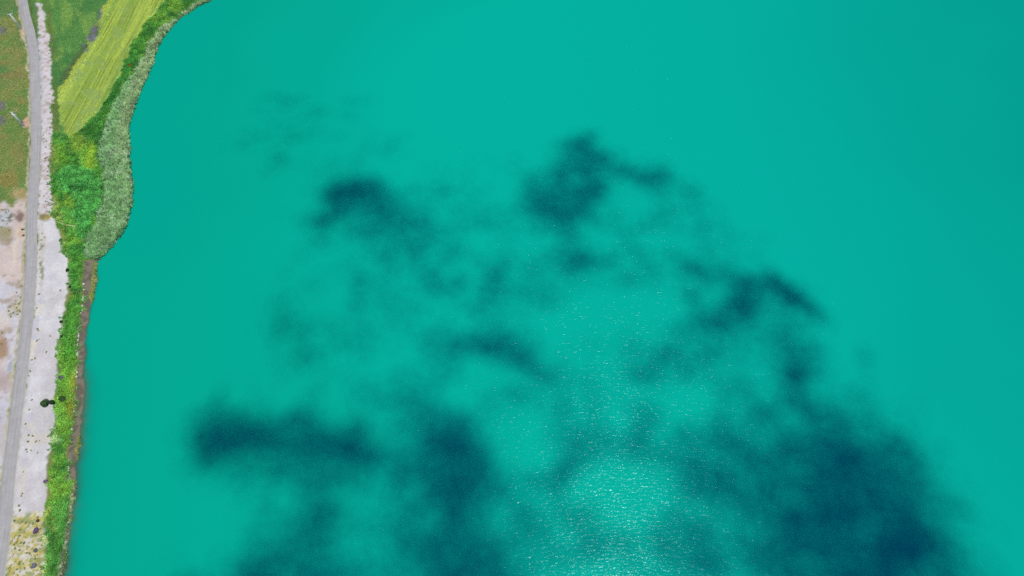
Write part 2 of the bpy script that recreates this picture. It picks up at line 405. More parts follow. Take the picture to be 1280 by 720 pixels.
def pigment(x, y, z, d):
    """the colours of soil and plants over the land"""
    px, py = P(x, y, z)
    wx, wy = warp(x, y, px, py)
    n1 = fbm(x, y, 14, 4, 41)[:, None]; n2 = fbm(x, y, 5, 4, 42)[:, None]; n3 = fbm(x, y, 1.8, 3, 43)[:, None]; n4 = fbm(x, y, 30, 3, 44)[:, None]
    def mixn(a, b, n, lo=.4, hi=.6): return np.asarray(a) + (np.asarray(b) - np.asarray(a)) * sstep(lo, hi, n)
    col = mixn(alb(114, 146, 72), alb(136, 148, 78), n1, .35, .65)
    col = mixn(col, alb(146, 146, 84), n2, .55, .8)
    col = mixn(col, alb(100, 140, 76), n4, .48, .66)
    def blend(c, w):
        nonlocal col
        w = np.clip(w, 0, 1)[:, None] if np.ndim(w) == 1 else w
        col = col + (c - col) * w
    def region(k, c, soft=2.0, amt=1.0):
        blend(c, amt * sstep(-soft, soft, reg_d(k, x, y, wx, wy)))
    def spot(cx, cy, rx, ry, c, rot=0, amt=1.0, hard=.5):
        a = math.radians(rot); dx, dy = wx - cx, wy - cy
        u = (dx * math.cos(a) + dy * math.sin(a)) / rx; v = (-dx * math.sin(a) + dy * math.cos(a)) / ry
        blend(np.asarray(c), amt * sstep(1 + hard, 1 - hard, np.hypot(u, v)))
    for c in ((2, 38), (1, 132), (3, 150)): spot(*c, 5, 6, alb(120, 122, 122), 0, .8)
    spot(8, 225, 14, 10, alb(158, 138, 76), 0, .6); spot(22, 190, 9, 12, alb(152, 138, 80), 0, .5); spot(12, 95, 26, 3, alb(150, 128, 84), 0, .5)
    spot(26, 125, 7, 5, alb(160, 142, 82), 0, .5)
    # bare ground left of the road
    bare = mixn(alb(226, 222, 226), alb(230, 212, 200), n1, .42, .6)
    bare = mixn(bare, alb(196, 180, 164), n2, .56, .72)
    region('bare_left', bare, 3)
    spot(24, 244, 10, 8, alb(192, 170, 120), 0, .8); spot(24, 271, 5, 7, alb(138, 112, 104), 0, .9); spot(7, 270, 10, 8, mixn(alb(205, 210, 215), alb(110, 120, 90), n3, .5, .6), 0, .8)
    spot(4, 291, 11, 9, alb(160, 152, 98), 0, .8); spot(6, 302, 9, 5, alb(176, 160, 130), 0, .7); spot(24, 290, 5, 8, alb(226, 196, 170), 0, .8); spot(20, 310, 2.5, 26, alb(240, 226, 205), 4, .8)
    spot(3, 436, 9, 14, alb(184, 146, 108), 0, .85); spot(6, 478, 9, 16, alb(206, 186, 180), 0, .8); spot(6, 400, 10, 12, alb(236, 222, 205), 0, .6); spot(2, 540, 7, 30, alb(200, 200, 206), 0, .6)
    spot(22, 382, 5, 11, mixn(alb(214, 205, 170), alb(122, 134, 62), n3, .42, .56), 8, .9); spot(13, 388, 4, 8, mixn(alb(225, 215, 200), alb(140, 146, 84), n3, .46, .58), 0, .8)
    spot(14, 458, 2.5, 8, alb(165, 176, 190), 10, .7)
    # meadow, field and the rest right of the road
    md = mixn(alb(94, 148, 72), alb(124, 164, 76), fbm(x + y * .45, y * .16 - x * .1, 5, 4, 51)[:, None])
    md = mixn(md, alb(80, 138, 70), n1, .48, .7)
    region('meadow', md, 2.5)
    spot(70, 140, 4, 40, alb(112, 124, 58), 0, .7); spot(64, 40, 4, 40, alb(116, 128, 62), -8, .6); spot(92, 82, 6, 26, alb(96, 106, 66), 32, .7)
    vg = mixn(alb(80, 150, 46), alb(60, 128, 50), n2)
    vg = mixn(vg, alb(112, 164, 46), n1, .46, .66)
    vg = mixn(vg, alb(92, 160, 60), n4, .55, .7)
    region('veg', vg, 1.4)
    ol = mixn(alb(150, 162, 74), alb(86, 140, 40), n3)
    for s in ((70, 262, 5, 22), (78, 300, 5, 26), (68, 190, 4, 18), (62, 640, 5, 30), (75, 270, 5, 10)): spot(*s, ol, -12, .8)
    spot(97, 176, 9, 12, alb(142, 160, 44), 25, .5); spot(113, 195, 5, 20, alb(142, 178, 30), 4, .85); spot(76, 195, 8, 12, alb(116, 168, 36), 0, .7); spot(92, 247, 10, 12, alb(120, 156, 34), 0, .7)
    spot(150, 90, 9, 36, alb(52, 132, 46), 28, .8); spot(136, 130, 8, 22, alb(44, 122, 44), 28, .8); spot(112, 163, 12, 9, alb(52, 118, 40), 0, .8)
    region('lush', mixn(alb(88, 174, 76), alb(66, 148, 60), n3), 3)
    spot(100, 236, 12, 4, alb(40, 108, 44), -8, .7)  # narrow darker green strip painted across the lush patch
    spot(80, 690, 12, 60, alb(54, 128, 44), 8, .7); spot(66, 690, 5, 40, alb(70, 134, 50), 0, .6)
    spot(92, 480, 5, 14, alb(150, 160, 30), 0, .7); spot(90, 512, 5, 12, alb(146, 146, 34), 0, .6); spot(87, 440, 5, 40, alb(84, 160, 40), 0, .5)
    # mown field: swaths along its long side
    ax, ay = G(72, 112, 1.1); bx, by = G(136, 0, 1.1)
    L = math.hypot(bx - ax, by - ay); tx, ty = (bx - ax) / L, (by - ay) / L
    al_ = (x - ax) * tx + (y - ay) * ty; ac_ = (x - ax) * ty - (y - ay) * tx
    wob = ac_ + .9 * (fbm(al_, ac_, 30, 2, 61) - .5)
    st = fbm(wob * 1.0, al_ * .02, 1.0, 2, 62)[:, None]; st2 = fbm(wob, al_ * .03, 5, 2, 63)[:, None]
    fd = mixn(alb(160, 186, 84), alb(184, 204, 86), st, .4, .6)
    fd = mixn(fd, alb(138, 172, 78), st2, .48, .7)
    row = .5 + .5 * np.sin(2 * np.pi * wob / 1.9 + 5 * fbm(al_ * .05, ac_ * .3, 1.0, 2, 64))
    fd = mixn(fd, alb(128, 158, 56), (row * sstep(.3, .6, fbm(al_ * .06, ac_ * .2, 1.2, 3, 65)))[:, None], .35, 1.1)
    fd = mixn(fd, alb(156, 182, 96), n2, .5, .75)
    fd = mixn(fd, alb(174, 186, 78), sstep(9, 2, ac_)[:, None] * sstep(.35, .6, n1) , .4, .9)
    edge = sstep(3.5, .5, np.abs(ac_ - 1.8))
    fd = fd + (alb(172, 192, 72) - fd) * (.5 * edge)[:, None]
    region('field', fd, 1.6)
    region('reeds', mixn(alb(110, 146, 96), alb(84, 128, 80), n2), 2)
    lv = mixn(alb(120, 112, 146), alb(88, 116, 74), n3, .45, .62)
    spot(117, 42, 5, 13, lv, 26, .9); spot(105, 60, 5, 4, lv, 0, .8); spot(124, 20, 3, 8, lv, 20, .6)
    # stony strip and gravel
    stn = mixn(alb(234, 226, 226), alb(220, 206, 200), n3, .4, .7)
    stn = mixn(stn, alb(190, 178, 158), n3, .62, .85)
    region('stony', stn, 1.6)
    spot(50.5, 100, 2.2, 52, alb(206, 206, 214), -2, .7, .3)
    gv = mixn(alb(231, 228, 229), alb(239, 235, 232), n2)
    gv = mixn(gv, alb(222, 217, 215), n1, .5, .7)
    region('apron', gv, 1.5)
    spot(44, 420, 4, 60, mixn(alb(238, 230, 208), alb(216, 214, 222), n2), 9, .8); spot(34, 560, 4, 60, mixn(alb(236, 228, 206), alb(216, 214, 222), n2), 8, .7); spot(50, 550, 22, 8, alb(232, 222, 198), 0, .5)
    spot(53, 320, 2.5, 40, mixn(alb(220, 212, 190), alb(130, 138, 84), n3, .5, .62), 0, .8)
    spot(58, 270, 9, 5, mixn(alb(176, 156, 74), alb(140, 130, 60), n3), 0, .85)
    spot(67.5, 273.5, 5, 1.2, alb(240, 232, 220), 28, .9, .3)
    n5 = fbm(x, y, 1.5, 3, 45)[:, None]
    wd = mixn(alb(232, 226, 210), alb(210, 196, 110), n5, .36, .7)
    wd = mixn(wd, alb(170, 178, 118), fbm(x, y, 1.9, 3, 46)[:, None], .52, .66)
    region('weedy', wd, 4)
    mud = mixn(alb(142, 133, 114), alb(116, 110, 94), n3)
    region('mud', mud, 1.5)
    al2 = mixn(alb(124, 146, 56), alb(150, 150, 80), n3)
    region('algae', al2, 1.5); region('algae2', al2, 1.5)
    region('rocky', mixn(alb(150, 158, 124), alb(92, 120, 76), n3), 1.5)
    # dusty earth at the pole feet and road shoulders
    spot(29.5, 39, 4.2, 10, alb(224, 190, 160), 0, .9); spot(33.5, 153.5, 5, 5.5, alb(218, 172, 148), 0, .95)
    rp = np.array(ROAD); ex = np.interp(wy, rp[:, 1], rp[:, 0]); w = np.interp(wy, rp[:, 1], rp[:, 2]) / 2
    rel = wx - ex
    left = sstep(2.6, .6, np.abs(rel + w + 1.0)) * sstep(660, 600, py)
    blend(mixn(alb(214, 208, 176), alb(190, 180, 140), n3), left * .85)
    right = sstep(2.2, .6, np.abs(rel - w - 1.3)) * sstep(250, 290, py)
    blend(alb(216, 212, 204), right * .7)
    gr = sstep(2.0, .6, np.abs(rel - w - 1.5)) * sstep(60, 20, py)
    blend(alb(92, 122, 58), gr)
    # the lake bed
    blend(mixn(alb(138, 120, 96), alb(110, 100, 84), n2), sstep(.3, -.6, d))
    return np.clip(col, .004, .9)

# ------------------------------------------------------------------ ground sheet, lake, road
def axis(a, b, step, far):
    mid = np.arange(a, b + step * .5, step)
    out, s, v = [], step, 0
    while v < far:
        s *= 1.35; v += s; out.append(v)
    out = np.array(out)
    return np.concatenate([a - out[::-1], mid, b + out])

def grid(xs, ys):
    X, Y = np.meshgrid(xs, ys)
    nx, ny = len(xs), len(ys)
    i = np.arange(nx * ny).reshape(ny, nx)
    f = np.stack([i[:-1, :-1], i[:-1, 1:], i[1:, 1:], i[1:, :-1]], -1).reshape(-1, 4)
    return X.ravel(), Y.ravel(), f

gx, gy, gf = grid(axis(-372, -118, .55, 6000), axis(20, 418, .55, 6000))
gd = shore_d(gx, gy)
gz = land_z(gx, gy, gd)
ground = link('ground', mesh_np('ground', np.stack([gx, gy, gz], 1), gf, pigment(gx, gy, gz, gd), smooth=True), M_GROUND)
tag(ground, kind='structure', label='grassy and gravelly shore land with the lake bed', cat='ground')

wx_, wy_, wf = grid(axis(-300, -100, 1.0, 2400), axis(20, 418, 1.0, 2400))
wd_ = shore_d(wx_, wy_)
bed = land_z(wx_, wy_, wd_, False)
murk = np.where(wd_ < 0, 1 - np.exp(-np.maximum(-bed, 0) / 0.26), 0)
offs = np.clip(-wd_ / 520.0, 0, 1)
keep = (wd_[wf] < 4).any(1)
used = np.unique(wf[keep]); remap = np.full(len(wx_), -1); remap[used] = np.arange(len(used))
lake = link('lake', mesh_np('lake', np.stack([wx_, wy_, np.zeros_like(wx_)], 1)[used], remap[wf[keep]], None, {'murk': murk[used], 'offshore': offs[used]}, True), M_WATER)
tag(lake, kind='structure', label='opaque turquoise lake with small sparkling wavelets', cat='lake')

def catmull(pts, n):
    p = np.asarray(pts, float)
    t = np.linspace(0, len(p) - 1, n)
    i = np.clip(t.astype(int), 0, len(p) - 2); f = (t - i)[:, None]
    p0, p1, p2, p3 = p[np.maximum(i - 1, 0)], p[i], p[i + 1], p[np.minimum(i + 2, len(p) - 1)]
    return .5 * (2 * p1 + (p2 - p0) * f + (2 * p0 - 5 * p1 + 4 * p2 - p3) * f ** 2 + (3 * p1 - p0 - 3 * p2 + p3) * f ** 3)

RZ = 1.32
rx, ry = G([p[0] for p in ROAD], [p[1] for p in ROAD], RZ)
ext0 = (rx[0] - (rx[1] - rx[0]) * 30, ry[0] - (ry[1] - ry[0]) * 30); ext1 = (rx[-1] + (rx[-1] - rx[-2]) * 30, ry[-1] + (ry[-1] - ry[-2]) * 30)
ctr = catmull(list(zip(rx, ry)), 420)
for _ in range(6): ctr[1:-1] = (ctr[:-2] + 2 * ctr[1:-1] + ctr[2:]) / 4
ctr = np.vstack([ext0, ctr, ext1])
tan = np.gradient(ctr, axis=0); tan /= np.linalg.norm(tan, axis=1)[:, None]
nrm = np.stack([-tan[:, 1], tan[:, 0]], 1)
lenr = np.concatenate([[0], np.cumsum(np.linalg.norm(np.diff(ctr, axis=0), axis=1))])
half = 2.75
prof = [(-half - .5, -.5), (-half, -.03), (-half * .5, .02), (0, .045), (half * .5, .02), (half, -.03), (half + .5, -.5)]
wig = .16 * (fbm(lenr, lenr * 0, 6, 3, 71) - .5) * 2
rv, ra, rl = [], [], []
for o, h in prof:
    oo = o + (wig if abs(o) >= half else 0)
    oo = np.broadcast_to(oo, lenr.shape)
    rv.append(np.column_stack([ctr + nrm * oo[:, None], np.full(len(ctr), RZ + h)])); ra.append(np.broadcast_to(o, lenr.shape)); rl.append(lenr)
m_ = len(ctr)
rf = []
for j in range(len(prof) - 1):
    a = np.arange(m_ - 1) + j * m_
    rf.append(np.stack([a, a + m_, a + m_ + 1, a + 1], 1))
road = link('road', mesh_np('road', np.vstack(rv), np.vstack(rf)[:, ::-1], None, {'across': np.concatenate(ra), 'along': np.concatenate(rl)}, True), M_ROAD)
tag(road, kind='structure', label='narrow grey asphalt road following the lake shore', cat='road')
# keep plants off the road
def road_d(x, y): return seg_dist(x, y, ctr[1:-1:4])

# ------------------------------------------------------------------ ground cover nobody could count
def blades(x, y, z, cols, h, w, lean, n, hvar=.5, cvar=.25, mean_dir=None):
    """n tapered leaves per spot -> verts, tris, colours"""
    m = len(x) * n
    X, Y, Z = np.repeat(x, n), np.repeat(y, n), np.repeat(z, n); C = np.repeat(cols, n, 0)
    H = np.repeat(np.broadcast_to(h, x.shape), n) * (1 + hvar * (rng.random(m) * 2 - 1))
    W = np.repeat(np.broadcast_to(w, x.shape), n) * (.7 + .6 * rng.random(m))
    a = rng.random(m) * 2 * np.pi if mean_dir is None else mean_dir + rng.normal(0, .9, m)
    le = lean * (.4 + 1.2 * rng.random(m))
    bx_, by_ = X + rng.normal(0, .22, m), Y + rng.normal(0, .22, m)
    px_, py_ = -np.sin(a) * W / 2, np.cos(a) * W / 2
    v = np.empty((m, 4, 3))
    v[:, 0] = np.stack([bx_ + px_, by_ + py_, Z - .05], 1); v[:, 1] = np.stack([bx_ - px_, by_ - py_, Z - .05], 1)
    mx_ = np.stack([np.cos(a) * np.sin(le) * H, np.sin(a) * np.sin(le) * H, np.cos(le) * H], 1)
    b = np.stack([bx_, by_, Z], 1)
    tip = b + mx_
    s = .45
    mid = b + np.stack([mx_[:, 0] * s * .7, mx_[:, 1] * s * .7, mx_[:, 2] * s * 1.25], 1)
    # quad: root, mid-left, tip, mid-right
    v[:, 0] = b - [0, 0, .05]
    v[:, 1] = mid + np.stack([px_, py_, np.zeros(m)], 1); v[:, 2] = tip; v[:, 3] = mid - np.stack([px_, py_, np.zeros(m)], 1)
    f = np.arange(m * 4).reshape(-1, 4)
    k = 1 + cvar * (rng.random((m, 1)) * 2 - 1)
    c = np.repeat(np.clip(C * k, 0.003, .9), 4, 0)
    return v.reshape(-1, 3), f, c

def leafcol(c, gain, grey=.12):
    l = c @ np.array([.25, .6, .15])
    return (c + (l[:, None] - c) * grey) * gain

def scatter(keys, per_m2, grow=3.0):
    """random spots inside the outlines"""
    xs, ys = [], []
    for k in keys:
        poly = np.array(F[k]); wxp, wyp = G(poly[:, 0], poly[:, 1], 1.0)
        wxp = np.clip(wxp, -372, -20); wyp = np.clip(wyp, 20, 430)
        x0, x1, y0, y1 = wxp.min(), wxp.max(), wyp.min(), wyp.max()
        n = int((x1 - x0) * (y1 - y0) * per_m2)
        x = rng.uniform(x0, x1, n); y = rng.uniform(y0, y1, n)
        ok = sdist(x, y, list(zip(wxp, wyp))) > -grow
        x, y = x[ok], y[ok]
        ok = in_reg(x, y, k)
        xs.append(x[ok]); ys.append(y[ok])
    return np.concatenate(xs), np.concatenate(ys)

def ready(x, y, need=None):
    d = shore_d(x, y); ok = (d > -.6) & (road_d(x, y) > half + .5)
    if need is not None: ok &= need
    x, y, d = x[ok], y[ok], d[ok]
    z = land_z(x, y, d)
    return x, y, z, d, pigment(x, y, z, d)

def in_reg(x, y, k, soft=0):
    px, py = warp(x, y, *P(x, y, 1.0))
    return reg_d(k, x, y, px, py) > soft

# reeds along the northern shore
x, y = scatter(['reeds'], 5.0)
ok = in_reg(x - 2.0 + 1.6 * (fbm(x, y, 3, 2, 79) - .5), y, 'reeds')      # tall reeds start behind a grassy fringe
x, y = x[ok], y[ok]
x, y, z, d, c = ready(x, y)
n_ = fbm(x, y, 3.0, 3, 81)
hgt = 1.7 + 1.1 * fbm(x, y, 6, 3, 82)
straw = sstep(.56, .8, n_)[:, None] * .5 + .12 * sstep(6, 0, d)[:, None]
cg, cs_ = alb(138, 176, 122) * 2.6, alb(192, 210, 178) * 2.5
cr = cg + (cs_ - cg) * np.clip(straw, 0, 1)
far_up = sstep(200, 330, y)[:, None] * sstep(9, 3, d)[:, None]
cr = cr + (alb(206, 206, 160) * 2.2 - cr) * far_up * .35
cr = cr * (.42 + 1.15 * fbm(x, y, 1.8, 3, 83))[:, None]
v, f, cc = blades(x, y, z, cr, hgt, .26, .5, 5, .35, .3)
tag(link('reed_bed', mesh_np('reed_bed', v, f, cc), M_LEAF), 'dense grey green reed bed with straw tips along the lake edge', 'reeds', kind='stuff')

# tall grass on the bank
x, y = scatter(['veg', 'algae', 'algae2', 'rocky'], 5.0)
ok = ~in_reg(x - 2.6, y, 'reeds', 1) & ~in_reg(x, y, 'field', 1)
x, y, z, d, c = ready(x, y, ok)
lush = in_reg(x, y, 'lush', -1)
dull = c[:, 2] > c[:, 1] * .62       # grass that has crept over gravel is still green
c[dull] = alb(92, 146, 62) * (.7 + .5 * rng.random((int(dull.sum()), 1)))
hgt = .35 + .7 * fbm(x, y, 5, 3, 84) + lush * (.4 + .8 * fbm(x, y, 4, 2, 85))
v, f, cc = blades(x, y, z, leafcol(c, 2.5) * (.5 + 1.1 * fbm(x, y, 1.8, 3, 86))[:, None], hgt, .34, .95, 4, .5, .3)
tag(link('bank_grass', mesh_np('bank_grass', v, f, cc), M_LEAF), 'tall bright green grass and herbs on the bank beside the lake', 'grass', kind='stuff')

# meadows both sides of the road
F['left_meadow'] = [(-60, -60), (18, -60), (23, 0), (28, 30), (35, 70), (36, 150), (35, 200), (32, 236), (20, 246), (0, 252), (-60, 254)]
x, y = scatter(['meadow', 'left_meadow'], 3.0, 2.0)
ok = ~in_reg(x, y, 'stony', 0)
x, y, z, d, c = ready(x, y, ok)
dens = fbm(x, y, 2.5, 3, 87) > .36
x, y, z, c = x[dens], y[dens], z[dens], c[dens]
v, f, cc = blades(x, y, z, leafcol(c, 2.7), .2 + .3 * fbm(x, y, 4, 2, 88), .3, .9, 4, .5, .3)
tag(link('meadow_grass', mesh_np('meadow_grass', v, f, cc), M_LEAF), 'rough olive and green meadow grass on both sides of the road', 'grass', kind='stuff')

# stubble of the mown field
x, y = scatter(['field'], 3.0)
x, y, z, d, c = ready(x, y)
v, f, cc = blades(x, y, z, leafcol(c, 2.7, .04) * (.8 + .4 * fbm(x, y, 1.5, 2, 89))[:, None], .14, .3, 1.0, 4, .4, .16)
tag(link('mown_grass', mesh_np('mown_grass', v, f, cc), M_LEAF), 'yellow green mown field with long swath lines', 'grass field', kind='stuff')

# ------------------------------------------------------------------ power poles
def bars(segs):
    """square bars between points -> verts, quads"""
    V, Q = [], []
    for a, b, w in segs:
        a, b = Vector(a), Vector(b); t = (b - a).normalized()
        u = t.cross(Vector((0, 0, 1)) if abs(t.z) < .9 else Vector((1, 0, 0))).normalized(); s = t.cross(u)
        o = len(V)
        for p in (a, b):
            for i, j in ((-1, -1), (1, -1), (1, 1), (-1, 1)): V.append(p + u * i * w / 2 + s * j * w / 2)
        Q += [(o, o + 3, o + 2, o + 1), (o + 4, o + 5, o + 6, o + 7)] + [(o + i, o + (i + 1) % 4, o + 4 + (i + 1) % 4, o + 4 + i) for i in range(4)]
    return np.array([tuple(v) for v in V]), np.array(Q)

def lathe(prof, n=10):
    V, Q = [], []
    for r, z in prof:
        for k in range(n): V.append((r * math.cos(2 * math.pi * k / n), r * math.sin(2 * math.pi * k / n), z))
    for j in range(len(prof) - 1):
        for k in range(n): Q.append((j * n + k, j * n + (k + 1) % n, (j + 1) * n + (k + 1) % n, (j + 1) * n + k))
    return np.array(V), np.array(Q)

def solve_height(base_px, top_px):
    bx_, by_ = G(*base_px, 1.2)
    hs = np.linspace(2, 20, 400)
    qx, qy = P(bx_, by_, 1.2 + hs)
    return float(hs[np.argmin((qx - top_px[0]) ** 2 + (qy - top_px[1]) ** 2)]), float(bx_), float(by_)

def power_pole(base_px, top_px, arms, rotz, label):
    H, bx_, by_ = solve_height(base_px, top_px)
    print('pole height', H)
    root = tag(link('power_pole', None, None, None, (bx_, by_, 1.15), rotz), label, 'power pole', 'power poles beside the road')
    segs = []
    for sxx in (-1, 1):
        for syy in (-1, 1):
            segs.append(((sxx * .42, syy * .42, .2), (sxx * .16, syy * .16, H), .17))
    nb = 9
    def leg(z): return .42 + (.14 - .42) * (z - .2) / (H - .2)
    for i in range(nb):
        z0 = .2 + (H - .4) * i / nb; z1 = .2 + (H - .4) * (i + 1) / nb; a, b = leg(z0), leg(z1); s = 1 if i % 2 else -1
        for q in range(4):
            c_ = [(-1, -1), (1, -1), (1, 1), (-1, 1)]; p, r = c_[q], c_[(q + 1) % 4]
            if s < 0: p, r = r, p
            segs.append(((p[0] * a, p[1] * a, z0), (r[0] * b, r[1] * b, z1), .06))
    link('mast', mesh_np('mast', *bars(segs)), M_STEEL, root)
    fv, ff = bars([((0, 0, -.5), (0, 0, .22), 1.25)])
    link('foundation', mesh_np('foundation', fv, ff), M_CONC, root)
    ins_v, ins_f = lathe([(.001, 0), (.05, 0), (.05, .08), (.15, .10), (.17, .14), (.07, .17), (.07, .22), (.15, .24), (.16, .28), (.06, .31), (.06, .36), (.11, .39), (.09, .44), (.001, .46)])
    for zc, half_l in arms:
        av, af = bars([((-half_l, 0, H - zc), (half_l, 0, H - zc), .2), ((-half_l * .6, 0, H - zc - .1), (0, 0, H - zc - .9), .07), ((half_l * .6, 0, H - zc - .1), (0, 0, H - zc - .9), .07)])
        arm = link('crossarm', mesh_np('crossarm', av, af), M_STEEL, root)
        for q in (-half_l * .93, 0, half_l * .93):
            link('insulator', mesh_np('insulator', ins_v + [q, 0, H - zc + .1 + (.02 if q == 0 else 0)], ins_f, smooth=True), M_PORC, arm)
    return root

power_pole((27, 37), (12.5, 17.5), [(0, 1.9)], math.radians(24), 'pale lattice power pole with one wide crossarm standing in the grass at the road bend')
power_pole((30, 158), (14.5, 140.5), [(0, .9), (1.9, 1.3)], math.radians(8), 'pale lattice power pole with two short crossarms beside the straight road')

# ------------------------------------------------------------------ bushes, tufts, stones
def leafball(n, r, h, leaf, c0, c1, seed, flower=None, lumps=5, low=0.0):
    """leaf-sized faces filling a lumpy crown of radius r and height h -> mesh data"""
    g = np.random.default_rng(seed)
    cen = g.normal(0, 1, (lumps, 3)); cen /= np.linalg.norm(cen, axis=1)[:, None]
    cen *= np.array([r, r, h / 2]) * .5 * g.random((lumps, 1)) ** .4
    k = g.integers(0, lumps, n)
    d_ = g.normal(0, 1, (n, 3)); d_ /= np.linalg.norm(d_, axis=1)[:, None]
    rad = (.35 + .65 * g.random((n, 1)) ** .5) * (.7 + .5 * g.random((lumps, 1)))[k]
    p = cen[k] + d_ * rad * np.array([r, r, h / 2]) * .62
    p[:, 2] += h / 2; p[:, 2] = np.maximum(p[:, 2], low)
    nrm_ = d_ + g.normal(0, .6, (n, 3)); nrm_[:, 2] += .5
    nrm_ /= np.linalg.norm(nrm_, axis=1)[:, None]
    a = np.cross(nrm_, g.normal(0, 1, (n, 3))); a /= np.linalg.norm(a, axis=1)[:, None]
    b = np.cross(nrm_, a)
    s = leaf * (.6 + .8 * g.random((n, 1)))
    v = np.stack([p - a * s, p - b * s * .5, p + a * s, p + b * s * .5], 1).reshape(-1, 3)
    mixv = g.random((n, 1))
    c = np.asarray(c0) + (np.asarray(c1) - np.asarray(c0)) * mixv
    if flower is not None:
        fl = (g.random(n) < flower[1]) & (d_[:, 2] > -.2)
        c[fl] = np.asarray(flower[0])
    return v, np.arange(n * 4).reshape(-1, 4), np.repeat(c, 4, 0)

def stem_mesh(h, r, seed):
    g = np.random.default_rng(seed)
    segs = [((0, 0, -.15), (0, 0, h * .35), r * .22)]
    for k in range(5):
        a = k * 1.257 + g.random(); q = r * (.35 + .25 * g.random())
        segs.append(((0, 0, h * .25), (math.cos(a) * q, math.sin(a) * q, h * (.55 + .2 * g.random())), r * .09))
    return bars(segs)

M_BARK = mat_plain('grey_brown_bark', (.09, .07, .05), .9)
GREEN = (lin((52, 84, 50)) * .9, lin((92, 122, 72)) * .9)
DARKG = (lin((36, 62, 42)) * .8, lin((58, 90, 56)) * .9)
PURP = (lin((92, 66, 112)), lin((146, 124, 150)))
GREYB = (lin((96, 104, 112)), lin((130, 138, 130)))
BUSHES = [  # photo px of foot, radius m, height m, colours, name, label
 (58.5, 504, 2.15, 3.2, GREEN, 'bush', 'round dark green bush alone on the pale gravel, biggest on the shore'),
 (66.5, 503, 1.45, 2.3, DARKG, 'bush', 'dark bush squeezed between the big round bush and the grass bank'),
 (77, 498.5, 1.9, 1.2, GREEN, 'bush', 'low sprawling bush on the bank behind the two dark round bushes'),
 (85, 338, 1.15, 1.0, DARKG, 'bush', 'small dark bush where the gravel meets the widest grass bank'),
 (76.5, 402, .85, .9, DARKG, 'bush', 'upper of two small dark shrubs at the gravel edge below the bend'),
 (77, 420, .8, .8, DARKG, 'bush', 'lower of two small dark shrubs at the gravel edge below the bend'),
 (87.5, 359, .75, 1.0, DARKG, 'bush', 'tiny dark shrub on the grass edge just under the small dark bush'),
 (76, 472, 1.3, .8, GREYB, 'bush', 'greyish lilac bush on the bank above the big round bush'),
 (57, 602, 1.05, .9, PURP, 'bush', 'small purple grey bush at the gravel edge in the lower bank'),
 (46, 663, 1.4, .9, PURP, 'flower_bush', 'deep purple flowering bush among yellow weeds on the gravel'),
 (44.5, 688, 1.05, .9, GREYB, 'bush', 'loose grey green bush midway below the purple bush'),
 (42.5, 707, 1.2, .8, (lin((110, 112, 128)), lin((150, 150, 156))), 'bush', 'slate grey bush lowest among the yellow weeds'),
 (47.5, 651, .75, .7, (lin((70, 60, 52)), lin((110, 98, 72))), 'bush', 'small brown dry bush just above the purple flowering bush'),
 (162, 82, 1.2, .8, (lin((120, 86, 30)), lin((150, 120, 44))), 'bush', 'rust brown dry bush between the mown field and the reeds'),
 (28, 154, .7, .9, DARKG, 'bush', 'tiny dark leafy clump at the foot of the two armed power pole'),  # leafy clump standing in for a dark spot by the mast
]
for i, (px, py, r, h, cs, nm, lab) in enumerate(BUSHES):
    bx_, by_ = (float(q) for q in G(px, py, 1.1))
    z = float(land_z(np.array([bx_]), np.array([by_]))[0])
    root = tag(link(nm, None, None, None, (bx_, by_, z - .04)), lab, 'bush')
    link('crown', mesh_np('crown', *leafball(int(900 * r * r) + 250, r, h, .2 if r > 1 else .15, *cs, 300 + i, None, 6 + i % 3)), M_LEAF, root)
    link('stem', mesh_np('stem', *stem_mesh(h, r, 400 + i)), M_BARK, root)

def small_things(kind, meshes, mat, spots, labels, cat, group, z0=1.1, smin=.7, smax=1.4):
    """linked copies of a few prototype meshes"""
    protos = []
    for k, (px, py) in enumerate(spots):
        bx_, by_ = (float(q) for q in G(px, py, z0))
        z = float(land_z(np.array([bx_]), np.array([by_]))[0])
        me = meshes[k % len(meshes)]
        if not me.materials: me.materials.append(mat)
        if k == 0: o = bpy.data.objects.new(kind, me)
        else: o = protos[0].copy(); o.data = me
        COL.objects.link(o); protos.append(o)
        o.location = (bx_, by_, z - .03); o.rotation_euler = (0, 0, rng.random() * 6.28)
        s = rng.uniform(smin, smax); o.scale = (s, s * rng.uniform(.8, 1.2), s * rng.uniform(.8, 1.1))
        tag(o, labels if isinstance(labels, str) else labels[k], cat, group)

tuft = [mesh_np('weed_tuft', *leafball(110, .5, .32, .12, lin((124, 132, 84)), lin((170, 170, 112)), 500 + k)) for k in range(4)]
dtuft = [mesh_np('weed_tuft', *leafball(120, .5, .32, .12, lin((112, 128, 86)), lin((150, 160, 112)), 520 + k)) for k in range(4)]
TUFTS = [(48, 413), (49, 424), (46.5, 426), (44, 448), (40, 450), (47, 411), (38, 464), (46, 385), (49.5, 322), (50, 336), (50, 346), (49, 368),
         (75.5, 363), (41, 545), (45, 552), (49, 551), (36, 544), (35, 552), (39, 563), (47, 566), (34, 565), (33, 562), (29, 590), (28, 617), (27, 620), (25, 638), (60, 545),
         (50, 312), (52, 300), (53, 292), (51, 305), (24, 632), (63, 420), (36, 470), (58, 440), (52, 505), (40, 500), (37, 512), (32, 530)]
small_things('weed_tuft', tuft, M_LEAF, TUFTS, 'small olive weed tuft growing alone on the pale gravel beside the road', 'weed', 'weed tufts on the gravel right of the road')
